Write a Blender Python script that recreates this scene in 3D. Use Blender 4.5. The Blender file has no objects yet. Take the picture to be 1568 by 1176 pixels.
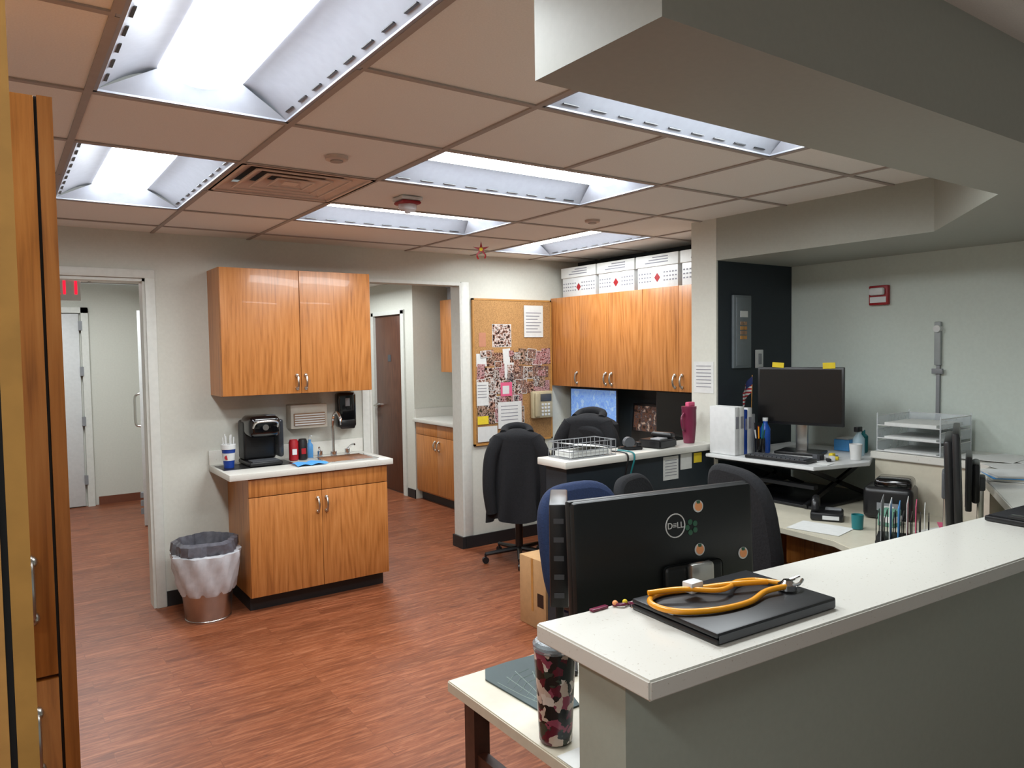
import bpy, bmesh, math, random
from mathutils import Matrix, Vector
random.seed(7)
# ------------------------------------------------------------ helpers
def s2l(c):
    c=c/255.0
    return c/12.92 if c<=0.04045 else ((c+0.055)/1.055)**2.4
def C(r,g,b): return (s2l(r),s2l(g),s2l(b),1)
MATS={}
def newmat(n):
    m=bpy.data.materials.new(n);m.use_nodes=True;MATS[n]=m
    return m,m.node_tree,m.node_tree.nodes['Principled BSDF']
def mat(n,c,rough=.5,metal=0,spec=.5,noise=0,nscale=30,bump=0,trans=0,alpha=1,coat=0,emis=0):
    if n in MATS: return MATS[n]
    m,t,b=newmat(n);N=t.nodes;L=t.links
    b.inputs['Base Color'].default_value=C(*c);b.inputs['Roughness'].default_value=rough
    b.inputs['Metallic'].default_value=metal
    b.inputs['Specular IOR Level'].default_value=spec
    b.inputs['Transmission Weight'].default_value=trans
    b.inputs['Alpha'].default_value=alpha
    b.inputs['Coat Weight'].default_value=coat
    if emis:
        b.inputs['Emission Color'].default_value=C(*c);b.inputs['Emission Strength'].default_value=emis
    tc=N.new('ShaderNodeTexCoord');no=N.new('ShaderNodeTexNoise')
    no.inputs['Scale'].default_value=nscale;no.inputs['Detail'].default_value=4
    L.new(tc.outputs['Object'],no.inputs['Vector'])
    k=noise if noise else .03
    ra=N.new('ShaderNodeValToRGB');cc=C(*c)
    ra.color_ramp.elements[0].color=(cc[0]*(1-k),cc[1]*(1-k),cc[2]*(1-k),1)
    ra.color_ramp.elements[1].color=(min(1,cc[0]*(1+k)),min(1,cc[1]*(1+k)),min(1,cc[2]*(1+k)),1)
    ra.color_ramp.elements[0].position=.35;ra.color_ramp.elements[1].position=.65
    L.new(no.outputs['Fac'],ra.inputs['Fac']);L.new(ra.outputs['Color'],b.inputs['Base Color'])
    if bump:
        bu=N.new('ShaderNodeBump');bu.inputs['Strength'].default_value=bump;bu.inputs['Distance'].default_value=.01
        L.new(no.outputs['Fac'],bu.inputs['Height']);L.new(bu.outputs['Normal'],b.inputs['Normal'])
    return m
def photomat(n,cols,sc=26):
    m,t,b=newmat(n);N=t.nodes;L=t.links
    tc=N.new('ShaderNodeTexCoord');no=N.new('ShaderNodeTexNoise');no.inputs['Scale'].default_value=sc;no.inputs['Detail'].default_value=2.5
    L.new(tc.outputs['Object'],no.inputs['Vector']);ra=N.new('ShaderNodeValToRGB');e=ra.color_ramp.elements
    k=len(cols);e[0].position=.36;e[0].color=C(*cols[0]);e[1].position=.64;e[1].color=C(*cols[-1])
    for i in range(1,k-1): x=e.new(.36+.28*i/(k-1));x.color=C(*cols[i])
    L.new(no.outputs['Fac'],ra.inputs['Fac']);L.new(ra.outputs['Color'],b.inputs['Base Color']);b.inputs['Roughness'].default_value=.4
    return m
def wood(n,c1,c2,c3,scale=(24,24,1.2),rough=.35,ring=.15):
    m,t,b=newmat(n);N=t.nodes;L=t.links
    tc=N.new('ShaderNodeTexCoord');mp=N.new('ShaderNodeMapping');mp.inputs['Scale'].default_value=scale
    L.new(tc.outputs['Object'],mp.inputs['Vector'])
    no=N.new('ShaderNodeTexNoise');no.inputs['Scale'].default_value=2.6;no.inputs['Detail'].default_value=8;no.inputs['Distortion'].default_value=.4;no.inputs['Roughness'].default_value=.6
    L.new(mp.outputs['Vector'],no.inputs['Vector'])
    mp2=N.new('ShaderNodeMapping');mp2.inputs['Scale'].default_value=(4.2,4.2,.42)
    L.new(tc.outputs['Object'],mp2.inputs['Vector'])
    n2=N.new('ShaderNodeTexNoise');n2.inputs['Scale'].default_value=1.0;n2.inputs['Detail'].default_value=0
    L.new(mp2.outputs['Vector'],n2.inputs['Vector'])
    mu=N.new('ShaderNodeMath');mu.operation='MULTIPLY';mu.inputs[1].default_value=34
    fr=N.new('ShaderNodeMath');fr.operation='PINGPONG';fr.inputs[1].default_value=1
    L.new(n2.outputs['Fac'],mu.inputs[0]);L.new(mu.outputs[0],fr.inputs[0])
    mx=N.new('ShaderNodeMath');mx.operation='MULTIPLY_ADD';mx.inputs[1].default_value=ring
    L.new(fr.outputs[0],mx.inputs[0]);L.new(no.outputs['Fac'],mx.inputs[2])
    ra=N.new('ShaderNodeValToRGB');e=ra.color_ramp.elements
    e[0].position=.32;e[0].color=C(*c1);e[1].position=.82;e[1].color=C(*c3)
    x=e.new(.55);x.color=C(*c2)
    L.new(mx.outputs[0],ra.inputs['Fac']);L.new(ra.outputs['Color'],b.inputs['Base Color'])
    b.inputs['Roughness'].default_value=rough;b.inputs['Coat Weight'].default_value=.1
    return m
def T(x=0,y=0,z=0): return Matrix.Translation((x,y,z))
def Rz(d): return Matrix.Rotation(math.radians(d),4,'Z')
def Rx(d): return Matrix.Rotation(math.radians(d),4,'X')
def Ry(d): return Matrix.Rotation(math.radians(d),4,'Y')
def smoothpts(P,n=6,cyc=False):
    P=[Vector(p) for p in P];out=[];k=len(P)
    rng=range(k) if cyc else range(k-1)
    for i in rng:
        if cyc: a,b,c,d=P[(i-1)%k],P[i],P[(i+1)%k],P[(i+2)%k]
        else: a,b,c,d=P[max(i-1,0)],P[i],P[i+1],P[min(i+2,k-1)]
        for j in range(n):
            t=j/n
            out.append(.5*((2*b)+(c-a)*t+(2*a-5*b+4*c-d)*t*t+(3*b-a-3*c+d)*t**3))
    if not cyc: out.append(P[-1])
    return out
class B:
    def __init__(s,name,M=None):
        s.n=name;s.bm=bmesh.new();s.mats=[];s.M=M or Matrix()
    def mi(s,m):
        if m not in s.mats: s.mats.append(m)
        return s.mats.index(m)
    def add(s,b2,m,M=None):
        b2.transform(s.M@(M or Matrix()));i=s.mi(m)
        for f in b2.faces: f.material_index=i;f.smooth=True
        me=bpy.data.meshes.new('t');b2.to_mesh(me);b2.free();s.bm.from_mesh(me);bpy.data.meshes.remove(me)
    def box(s,x0,y0,z0,x1,y1,z1,m,bv=0,seg=2,M=None):
        b=bmesh.new();bmesh.ops.create_cube(b,size=1)
        bmesh.ops.scale(b,vec=(abs(x1-x0),abs(y1-y0),abs(z1-z0)),verts=b.verts)
        if bv: bmesh.ops.bevel(b,geom=list(b.edges),offset=bv,segments=seg,affect='EDGES',profile=.5)
        bmesh.ops.translate(b,vec=((x0+x1)/2,(y0+y1)/2,(z0+z1)/2),verts=b.verts)
        s.add(b,m,M)
    def cyl(s,c,r,h,m,r2=None,axis='z',seg=24,M=None):
        b=bmesh.new();bmesh.ops.create_cone(b,cap_ends=True,segments=seg,radius1=r,radius2=r if r2 is None else r2,depth=h)
        bmesh.ops.translate(b,vec=(0,0,h/2),verts=b.verts)
        Q={'z':Matrix(),'x':Ry(90),'y':Rx(-90)}[axis]
        s.add(b,m,(M or Matrix())@T(*c)@Q)
    def sph(s,c,r,m,sc=(1,1,1),M=None,seg=20):
        b=bmesh.new();bmesh.ops.create_uvsphere(b,u_segments=seg,v_segments=seg//2+2,radius=r)
        bmesh.ops.scale(b,vec=sc,verts=b.verts);s.add(b,m,(M or Matrix())@T(*c))
    def lathe(s,c,prof,m,seg=32,fn=None,M=None):
        b=bmesh.new();rings=[]
        for r,z in prof:
            ring=[]
            for k in range(seg):
                a=2*math.pi*k/seg;rr=r*(fn(a,z) if fn else 1)
                ring.append(b.verts.new((rr*math.cos(a),rr*math.sin(a),z)))
            rings.append(ring)
        for i in range(len(rings)-1):
            for k in range(seg):
                b.faces.new((rings[i][k],rings[i][(k+1)%seg],rings[i+1][(k+1)%seg],rings[i+1][k]))
        if prof[0][0]>1e-5: b.faces.new(rings[0][::-1])
        if prof[-1][0]>1e-5: b.faces.new(rings[-1])
        s.add(b,m,(M or Matrix())@T(*c))
    def tube(s,P,r,m,seg=8,cyc=False,M=None,r2=None):
        P=[Vector(p) for p in P];b=bmesh.new();rings=[];n=len(P);up=None
        for i,p in enumerate(P):
            if cyc: d=P[(i+1)%n]-P[i-1]
            else: d=P[min(i+1,n-1)]-P[max(i-1,0)]
            if d.length<1e-9: d=Vector((0,0,1))
            d.normalize()
            if up is None: up=Vector((0,0,1)) if abs(d.z)<.9 else Vector((1,0,0))
            a=d.cross(up)
            if a.length<1e-4: a=d.cross(Vector((1,.3,0)))
            a.normalize();up2=a.cross(d).normalized();up=up2
            rr=r if r2 is None else r+(r2-r)*i/(n-1)
            rings.append([b.verts.new(p+(a*math.cos(2*math.pi*k/seg)+up2*math.sin(2*math.pi*k/seg))*rr) for k in range(seg)])
        for i in range(n if cyc else n-1):
            A=rings[i];D=rings[(i+1)%n]
            for k in range(seg): b.faces.new((A[k],A[(k+1)%seg],D[(k+1)%seg],D[k]))
        if not cyc: b.faces.new(rings[0][::-1]);b.faces.new(rings[-1])
        s.add(b,m,M)
    def prism(s,pts,z0,z1,m,M=None,bv=0):
        b=bmesh.new();lo=[b.verts.new((x,y,z0)) for x,y in pts];hi=[b.verts.new((x,y,z1)) for x,y in pts]
        n=len(pts);b.faces.new(lo[::-1]);b.faces.new(hi)
        for i in range(n): b.faces.new((lo[i],lo[(i+1)%n],hi[(i+1)%n],hi[i]))
        bmesh.ops.recalc_face_normals(b,faces=b.faces)
        if bv: bmesh.ops.bevel(b,geom=list(b.edges),offset=bv,segments=2,affect='EDGES')
        s.add(b,m,M)
    def poly(s,pts,m,M=None):
        b=bmesh.new();b.faces.new([b.verts.new(p) for p in pts]);s.add(b,m,M)
    def grid(s,fn,nu,nv,m,M=None,cyc=False):
        b=bmesh.new();V=[[b.verts.new(fn(i/nu,j/nv)) for j in range(nv+1)] for i in range(nu+(0 if cyc else 1))]
        n=len(V)
        for i in range(nu):
            for j in range(nv): b.faces.new((V[i][j],V[(i+1)%n][j],V[(i+1)%n][j+1],V[i][j+1]))
        s.add(b,m,M)
    def done(s,parent=None):
        me=bpy.data.meshes.new(s.n);xs=[v.co for v in s.bm.verts]
        lo=Vector([min(v[i] for v in xs) for i in range(3)]);hi=Vector([max(v[i] for v in xs) for i in range(3)])
        o=Vector(((lo.x+hi.x)/2,(lo.y+hi.y)/2,lo.z))
        bmesh.ops.translate(s.bm,vec=-o,verts=s.bm.verts)
        s.bm.to_mesh(me);s.bm.free()
        for m in s.mats: me.materials.append(m)
        try: me.set_sharp_from_angle(angle=math.radians(38))
        except Exception: pass
        ob=bpy.data.objects.new(s.n,me);bpy.context.collection.objects.link(ob);ob.location=o
        return ob
def text(txt,size,m,M,parent,name='lettering'):
    cu=bpy.data.curves.new(name,'FONT');cu.body=txt;cu.size=size;cu.extrude=.0008;cu.align_x='CENTER';cu.align_y='CENTER'
    o=bpy.data.objects.new(name,cu);bpy.context.collection.objects.link(o);cu.materials.append(m)
    o.parent=parent
    o.matrix_parent_inverse=Matrix.Translation(parent.location).inverted();o.matrix_basis=M
# ------------------------------------------------------------ materials
WALL=mat('paint_greige',(203,203,193),.75,noise=.02,nscale=60,bump=.03)
WALLR=mat('paint_sage_gray',(194,203,195),.6,noise=.02,nscale=60,bump=.03)
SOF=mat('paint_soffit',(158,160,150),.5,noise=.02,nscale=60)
HALF=mat('paint_half_wall',(160,167,155),.6,noise=.02,nscale=60)
NAVY=mat('paint_navy',(30,39,46),.6,noise=.05,nscale=50)
TRIM=mat('trim_paint',(208,209,202),.45)
BASE=mat('rubber_base',(32,32,34),.5)
BRBASE=mat('base_brown',(110,62,42),.5)
TILE=mat('ceiling_tile',(230,228,222),.9,noise=.03,nscale=220,bump=.15)
TBAR=mat('t_bar',(160,150,142),.6)
WD=wood('honey_laminate',(146,88,40),(180,115,58),(196,132,74))
WDD=wood('honey_laminate_deep',(150,90,34),(186,118,52),(202,136,68))
WDK=wood('walnut_door',(60,34,24),(84,50,36),(100,64,46))
DKW=mat('dark_leg',(74,46,36),.5,noise=.15)
def quartz():
    m,t,b=newmat('quartz_counter');N=t.nodes;L=t.links
    tc=N.new('ShaderNodeTexCoord');no=N.new('ShaderNodeTexNoise');no.inputs['Scale'].default_value=160;no.inputs['Detail'].default_value=2
    L.new(tc.outputs['Object'],no.inputs['Vector'])
    ra=N.new('ShaderNodeValToRGB');e=ra.color_ramp.elements
    e[0].position=.25;e[0].color=C(180,172,160);e[1].position=.33;e[1].color=C(208,206,198)
    L.new(no.outputs['Fac'],ra.inputs['Fac']);L.new(ra.outputs['Color'],b.inputs['Base Color'])
    b.inputs['Roughness'].default_value=.2;return m
QZ=quartz()
def floor_mat():
    m,t,b=newmat('vinyl_plank');N=t.nodes;L=t.links
    tc=N.new('ShaderNodeTexCoord')
    br=N.new('ShaderNodeTexBrick');br.inputs['Scale'].default_value=1;br.inputs['Brick Width'].default_value=.95;br.inputs['Row Height'].default_value=.105
    br.inputs['Mortar Size'].default_value=.0014;br.inputs['Color1'].default_value=(.2,.2,.2,1);br.inputs['Color2'].default_value=(.85,.85,.85,1);br.inputs['Mortar'].default_value=(0,0,0,1)
    br.offset=.37
    L.new(tc.outputs['Object'],br.inputs['Vector'])
    mp=N.new('ShaderNodeMapping');mp.inputs['Scale'].default_value=(2.6,24,1)
    ad=N.new('ShaderNodeVectorMath');ad.operation='MULTIPLY_ADD';ad.inputs[1].default_value=(7,7,7)
    L.new(br.outputs['Color'],ad.inputs[0]);L.new(tc.outputs['Object'],ad.inputs[2])
    L.new(ad.outputs[0],mp.inputs['Vector'])
    no=N.new('ShaderNodeTexNoise');no.inputs['Scale'].default_value=1.7;no.inputs['Detail'].default_value=9;no.inputs['Roughness'].default_value=.7;no.inputs['Distortion'].default_value=1.2
    L.new(mp.outputs['Vector'],no.inputs['Vector'])
    ra=N.new('ShaderNodeValToRGB');e=ra.color_ramp.elements
    e[0].position=.32;e[0].color=C(96,50,30);e[1].position=.72;e[1].color=C(168,108,76)
    x=e.new(.5);x.color=C(130,72,44)
    L.new(no.outputs['Fac'],ra.inputs['Fac'])
    mx=N.new('ShaderNodeMix');mx.data_type='RGBA';mx.blend_type='MULTIPLY';mx.inputs['Factor'].default_value=.6
    mm=N.new('ShaderNodeMapRange');mm.inputs['From Min'].default_value=0;mm.inputs['From Max'].default_value=.85;mm.inputs['To Min'].default_value=.6;mm.inputs['To Max'].default_value=1.1
    L.new(br.outputs['Color'],mm.inputs['Value'])
    L.new(ra.outputs['Color'],mx.inputs['A']);L.new(mm.outputs[0],mx.inputs['B']);L.new(mx.outputs['Result'],b.inputs['Base Color'])
    b.inputs['Roughness'].default_value=.42;b.inputs['Specular IOR Level'].default_value=.4;return m
FLOOR=floor_mat()
CORK=mat('cork',(166,124,76),.9,noise=.25,nscale=180,bump=.1)
BLK=mat('black_plastic',(22,22,24),.35)
BLKS=mat('black_monitor_shell',(15,18,19),.42,spec=.35)
BLKG=mat('black_gloss',(10,10,12),.12,coat=.3)
BLKM=mat('black_fabric',(16,17,21),.95,noise=.2,nscale=80,bump=.2)
NVF=mat('blue_fabric',(20,36,68),.95,noise=.15,nscale=150,bump=.2)
GRYD=mat('gray_plastic',(70,72,76),.5)
GRY=mat('gray_mid',(130,132,135),.5)
SIL=mat('satin_nickel',(190,188,182),.3,metal=1)
CHR=mat('chrome',(220,220,222),.12,metal=1)
STEEL=mat('brushed_steel',(185,183,180),.28,metal=1)
WHT=mat('white_plastic',(206,207,206),.4)
PAP=mat('paper',(208,209,206),.8)
PAPT=mat('paper_text',(130,130,138),.8)
CRM=mat('cream_laminate',(196,190,172),.35,noise=.03)
RED=mat('red_plastic',(150,20,28),.4)
MAR=mat('maroon_metal',(106,30,58),.35)
BLU=mat('soda_blue',(20,58,140),.4)
YEL=mat('yellow_tubing',(224,148,14),.35,coat=.3)
YNOTE=mat('sticky_yellow',(220,195,45),.8)
TEAL=mat('teal_rubber',(22,104,108),.45)
GRN=mat('leaf_green',(40,90,66),.6)
ORA=mat('sticker_peach',(232,155,100),.6)
CARD=mat('cardboard',(180,142,98),.9,noise=.05)
SKYB=mat('lt_blue_cloth',(80,155,218),.7)
GLASS=mat('clear_acrylic',(222,228,232),.05,alpha=.34)
BAG=mat('white_liner',(220,221,226),.25,alpha=.72,noise=.06)
BAGG=mat('gray_liner',(96,96,104),.3,alpha=.9,noise=.2)
BRN=mat('brown_towel',(150,120,95),.9)
SCRB=photomat('screen_blue_wallpaper',[(110,150,225),(150,190,245),(120,165,240),(190,220,250)],16)
SCRB.node_tree.nodes['Principled BSDF'].inputs['Emission Color'].default_value=C(120,165,235);SCRB.node_tree.nodes['Principled BSDF'].inputs['Emission Strength'].default_value=.35
SCRK=mat('screen_dark',(7,7,8),.3)
MUST=mat('mustard_wood',(166,120,56),.45,noise=.08)
LTSTR=mat('light_wood_strip',(178,128,66),.5,noise=.08)
PINK=mat('pink_paper',(210,90,125),.8)
# ------------------------------------------------------------ camera
f=1130.0;p=0.0477;r=0.0145;yaw=math.radians(35)
fh=Vector((math.sin(yaw),math.cos(yaw),0));R=Vector((math.cos(yaw),-math.sin(yaw),0));Zv=Vector((0,0,1))
F=fh*math.cos(p)-Zv*math.sin(p);U=fh*math.sin(p)+Zv*math.cos(p)
Rc=R*math.cos(r)-U*math.sin(r);Uc=U*math.cos(r)+R*math.sin(r)
cam=bpy.data.cameras.new('camera');co=bpy.data.objects.new('camera',cam);bpy.context.collection.objects.link(co)
co.matrix_world=Matrix(((Rc.x,Uc.x,-F.x,0),(Rc.y,Uc.y,-F.y,0),(Rc.z,Uc.z,-F.z,1.68),(0,0,0,1)))
cam.lens=36*f/1568;cam.sensor_width=36;cam.clip_start=.05
bpy.context.scene.camera=co
try:
    bpy.context.scene.view_settings.view_transform='Standard'
except Exception: pass
# ------------------------------------------------------------ shell
H=2.47
b=B('floor');b.box(-1.4,-1.6,-.08,4.7,10,0,FLOOR);b.done()
def wall(n,boxes,m=WALL):
    b=B(n)
    for q in boxes: b.box(*q,m)
    return b.done()
wall('wall_back',[(-1.2,5.3,0,-.1,5.42,H),(-.1,5.3,2.17,.82,5.42,H),(.82,5.3,0,2.36,5.42,H),(2.36,5.3,2.21,3.2,5.42,H),(3.2,5.3,0,4.6,5.42,H)])
wall('wall_right',[(4.48,-1.6,0,4.6,3.15,H+.1)],WALLR)
wall('wall_right_nook',[(4.48,3.15,0,4.6,5.3,H+.1)],NAVY)
wall('wall_left',[(-1.32,-1.6,0,-1.2,9.6,H)])
b=B('wall_wing');b.box(3.702,3.056,0,4.479,3.25,H,WALL);b.box(3.715,3.05,0,4.479,3.056,2.21,NAVY);b.box(3.7,3.05,0,3.715,3.25,H,WALL);b.done()
b=B('wall_soffit')
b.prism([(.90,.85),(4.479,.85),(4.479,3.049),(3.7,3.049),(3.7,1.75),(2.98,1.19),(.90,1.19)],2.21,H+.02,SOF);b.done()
b=B('wall_half');b.prism([(.98,1.03),(3.05,.91),(3.8,1.30),(4.478,1.30),(4.478,1.44),(3.77,1.44),(3.0,1.05),(.98,1.17)],0,1.031,HALF);b.done()
wall('wall_corridor_end',[(-1.2,9.4,0,1.9,9.5,H)],WALL)
wall('wall_corridor_side',[(1.48,5.42,0,1.6,9.4,H)],WALL)
wall('wall_backroom_side',[(3.85,7.42,0,3.97,7.62,H),(3.85,8.5,0,3.97,9.6,H),(3.85,7.62,2.15,3.97,8.5,H),(3.97,7.42,0,4.6,7.5,H)],WALL)
wall('wall_backroom_recess',[(4.5,5.42,0,4.6,7.42,H)],WALL)
wall('wall_backroom_end',[(1.6,9.5,0,3.85,9.6,H)],WALL)
# ceiling cells
XL=[-1.18,-.96,-.35,.26,.87,1.48,2.09,2.70,3.31,3.92,4.48]
YL=[-1.1,-.49,.12,.73]+[round(1.34+.61*k,3) for k in range(14)]
fix=[(.26,.87,1.34,2.56,'y'),(.26,.87,3.17,4.39,'y'),(1.48,2.70,2.56,3.17,'x'),(1.48,2.70,3.78,4.39,'x'),(3.31,3.92,3.78,5.0,'y'),(1.48,2.70,1.34,1.95,'x'),(-.96,-.35,-.49,.73,'y'),(.26,.87,6.22,7.44,'y'),(.26,.87,7.44,8.66,'y'),(2.70,3.31,6.22,7.44,'y'),(2.70,3.31,7.44,8.66,'y')]  # entries past the back wall: unseen fixtures added to brighten corridor and back room
vent=(.87,1.48,3.17,3.78)
def inside(x,y,q,e=.01): return q[0]+e<x<q[1]-e and q[2]+e<y<q[3]-e
b=B('ceiling')
for i in range(len(XL)-1):
    for j in range(len(YL)-1):
        cx=(XL[i]+XL[i+1])/2;cy=(YL[j]+YL[j+1])/2
        if any(inside(cx,cy,q) for q in fix) or inside(cx,cy,vent): continue
        b.poly([(XL[i],YL[j],H),(XL[i],YL[j+1],H),(XL[i+1],YL[j+1],H),(XL[i+1],YL[j],H)],TILE)
b.box(4.48,-1.1,H,4.6,9.3,H+.01,TILE)
b.done()
b=B('trim_ceiling_grid')
w=.011
for i in range(len(XL)-1):
    for y in YL:
        cx=(XL[i]+XL[i+1])/2
        if any(inside(cx,y,q) for q in fix): continue
        if 5.25<y<5.45: continue
        b.box(XL[i],y-w,H-.006,XL[i+1],y+w,H-.0005,TBAR)
for j in range(len(YL)-1):
    for x in XL[1:-1]:
        cy=(YL[j]+YL[j+1])/2
        if any(inside(x,cy,q) for q in fix): continue
        if abs(x-2.09)<.01 and not (1.95<cy<2.56): continue
        y0,y1=YL[j],YL[j+1]
        b.box(x-w,y0+w,H-.006,x+w,y1-w,H-.0005,TBAR)
b.done()
m,t,bs=newmat('fixture_lens');bs.inputs['Emission Color'].default_value=(.92,.975,1,1);bs.inputs['Emission Strength'].default_value=33;bs.inputs['Base Color'].default_value=(.9,.9,.9,1);LENS=m
REFL=mat('fixture_reflector',(152,156,166),.5)
def troffer(q):
    x0,x1,y0,y1,ax=q
    cx,cy=(x0+x1)/2,(y0+y1)/2
    M=T(cx,cy,H) if ax=='y' else T(cx,cy,H)@Rz(90)
    b=B('ceiling_light_fixture',M)
    a=.303;l=.607;z0=.002;lw=.125;zt=.075;e=.03
    for s_ in (-1,1):
        b.box(s_*a,-l,-.004,s_*(a-.02),l,.004,REFL)
        b.box(-a,s_*l,-.004,a,s_*(l-.02),.004,REFL)
        def side(u,v,s_=s_):
            return (s_*(a-.02-(a-.02-lw)*u),-(l-.02)+(2*l-.04)*v,z0+zt*math.sin(u*math.pi/2))
        b.grid(side,8,1,REFL)
        b.poly([(-(a-.02),s_*(l-.02),z0),((a-.02),s_*(l-.02),z0),(lw,s_*(l-.05-e),zt),(-lw,s_*(l-.05-e),zt)],REFL)
        k=9
        for i in range(k):
            yy=-l+.11+i*(2*l-.22)/(k-1)
            u0=.1;xx=s_*(a-.02-(a-.02-lw)*u0);zz=z0+zt*math.sin(u0*math.pi/2)-.003
            b.box(xx-.004,yy-.033,zz-.001,xx+.004,yy+.033,zz+.002,BLK)
    b.grid(lambda u,v:(lw*(2*u-1),-(l-.08)+(2*l-.16)*v,zt-.03*math.sin(u*math.pi)),10,1,LENS)
    b.box(-a,-l,zt+.006,a,l,zt+.012,REFL)
    b.done()
for q in fix: troffer(q)
b=B('air_vent',T(1.175,3.475,H))
VT=mat('vent_metal',(214,194,180),.5)
b.box(-.303,-.303,.06,.303,.303,.065,mat('vent_dark',(80,66,58),.8))
for a0,a1 in ((.285,.215),(.215,.15),(.15,.085),(.085,.03)):
    for q in range(4):
        b.poly([(-a0,-a0,.0),(a0,-a0,.0),(a1,-a1,.030),(-a1,-a1,.030)],VT,M=Rz(90*q))
        b.box(-a0,-a0-.004,-.004,a0,-a0+.004,.002,VT,M=Rz(90*q))
b.box(-.035,-.035,.0,.035,.035,.004,VT)
for q in range(4): b.box(-.303,-.303,-.006,.303,-.28,0,VT,M=Rz(90*q))
b.done()
def casing(n,x0,x1,zt,y,wd=.055,left=True,right=True):
    b=B(n)
    if left: b.box(x0-wd,y-.018,0,x0+.005,y-.001,zt+wd,TRIM,.003)
    if right: b.box(x1-.005,y-.018,0,x1+wd,y-.001,zt+wd,TRIM,.003)
    b.box(x0-wd,y-.02,zt,x1+wd,y-.001,zt+wd,TRIM,.003)
    b.box(x1-.02,y-.001,0,x1-.001,y+.13,zt,TRIM);b.box(x0+.001,y-.001,0,x0+.02,y+.13,zt,TRIM);b.box(x0,y-.001,zt-.02,x1,y+.13,zt-.001,TRIM)
    b.done()
casing('trim_1',-.1,.82,2.17,5.3)
b=B('trim_2');b.box(3.199,5.285,.1,3.275,5.299,2.24,TRIM,.003);b.box(3.181,5.285,0,3.199,5.43,2.209,TRIM);b.box(2.30,5.285,.0,2.36,5.299,2.24,TRIM,.003);b.box(2.361,5.285,0,2.379,5.43,2.209,TRIM);b.box(2.36,5.285,2.209,3.2,5.299,2.235,TRIM);b.done()
b=B('baseboard_back');b.box(.88,5.288,0,1.275,5.299,.1,BASE);b.box(3.2,5.27,0,4.47,5.284,.1,BASE);b.box(3.165,5.275,0,3.2,5.44,.1,BASE);b.done()
b=B('baseboard_corridor');b.box(.9,9.385,0,1.45,9.399,.09,BRBASE);b.box(-.6,9.385,0,-.1,9.399,.09,BRBASE);b.done()
b=B('baseboard_backroom');b.box(3.838,7.42,0,3.849,7.6,.1,BASE);b.box(3.838,8.56,0,3.849,9.5,.1,BASE);b.done()
b=B('baseboard_right');b.box(4.46,3.26,0,4.479,5.26,.1,BASE);b.done()
b=B('door_1')
b.box(-.02,9.36,.01,.77,9.395,2.13,WHT,.003);b.box(.79,9.34,0,.86,9.398,2.2,TRIM);b.box(-.09,9.34,0,-.02,9.398,2.2,TRIM);b.box(-.09,9.34,2.14,.86,9.398,2.2,TRIM)
for z in (.25,.9,1.45,1.95): b.box(.765,9.33,z,.80,9.36,z+.1,GRY)
b.done()
b=B('door_2',T(1.40,8.72,0)@Rz(-106.5))
b.box(0,-.02,.01,.86,.02,2.1,WHT,.003)
b.tube(smoothpts([(.80,-.02,.98),(.80,-.07,1.0),(.80,-.075,1.15),(.80,-.07,1.27),(.80,-.02,1.3)]),.012,SIL)
for z in (.12,.2,.28): b.box(.78,-.05,z,.84,-.02,z+.05,GRY)
b.done()
b=B('exit_sign');b.box(.24,6.28,2.08,.54,6.32,2.27,WHT,.005);b.box(.37,6.285,2.27,.41,6.315,2.468,WHT);ex=b.done()
text('EXIT',.17,mat('exit_red',(235,20,50),.5,emis=1.6),T(.385,6.277,2.175)@Rx(90),ex)
b=B('door_3');b.box(3.865,7.70,.01,3.905,8.44,2.10,WDK,.003)
for y0,y1 in ((7.622,7.70),(8.44,8.498)): b.box(3.832,y0,0,3.95,y1,2.14,TRIM)
b.box(3.832,7.622,2.10,3.95,8.498,2.149,TRIM)
b.cyl((3.835,8.38,1.01),.03,.03,SIL,axis='x');b.tube([(3.83,8.38,1.01),(3.80,8.38,1.01),(3.79,8.27,1.01)],.01,SIL)
b.box(3.86,8.02,1.55,3.865,8.1,1.63,GRYD)
b.done()
# ------------------------------------------------------------ cabinets
def bow(b,x,y,z,h=.09,ax='-y',M=None):
    d=Vector((0,-1,0)) if ax=='-y' else Vector((-1,0,0))
    P=[Vector((x,y,z)),Vector((x,y,z+.008))+d*.02,Vector((x,y,z+h/2))+d*.03,Vector((x,y,z+h-.008))+d*.02,Vector((x,y,z+h))]
    b.tube(smoothpts(P,4),.0075,SIL,M=M)
    for zz in (z,z+h):
        b.sph((x+d.x*.004,y+d.y*.004,zz),.013,SIL,M=M,seg=12)
b=B('wall_cabinet')
b.box(1.2,5.0,1.395,2.24,5.298,2.235,WD)
for x0,x1 in ((1.2,1.719),(1.721,2.24)): b.box(x0+.001,4.975,1.397,x1-.001,4.998,2.233,WD,.0015)
for x in (1.69,1.75): bow(b,x,4.975,1.43)
b.done()
b=B('sink_cabinet')
b.box(1.29,4.80,.1,2.25,5.298,.874,WD);b.box(1.30,4.86,0,2.24,5.298,.1,BASE)
b.box(1.29,4.778,.755,1.769,4.799,.868,WD,.0015);b.box(1.772,4.778,.755,2.25,4.799,.868,WD,.0015)
b.box(1.29,4.778,.105,1.769,4.799,.75,WD,.0015);b.box(1.772,4.778,.105,2.25,4.799,.75,WD,.0015)
for x in (1.74,1.80): bow(b,x,4.778,.61)
zx0,zx1,zy0,zy1=1.86,2.20,4.86,5.14
b.box(1.17,4.755,.875,zx0,5.298,.915,QZ,.003);b.box(zx1,4.755,.875,2.29,5.298,.915,QZ,.003)
b.box(zx0-.002,4.755,.875,zx1+.002,zy0,.915,QZ,.003);b.box(zx0-.002,zy1,.875,zx1+.002,5.298,.915,QZ,.003)
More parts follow.
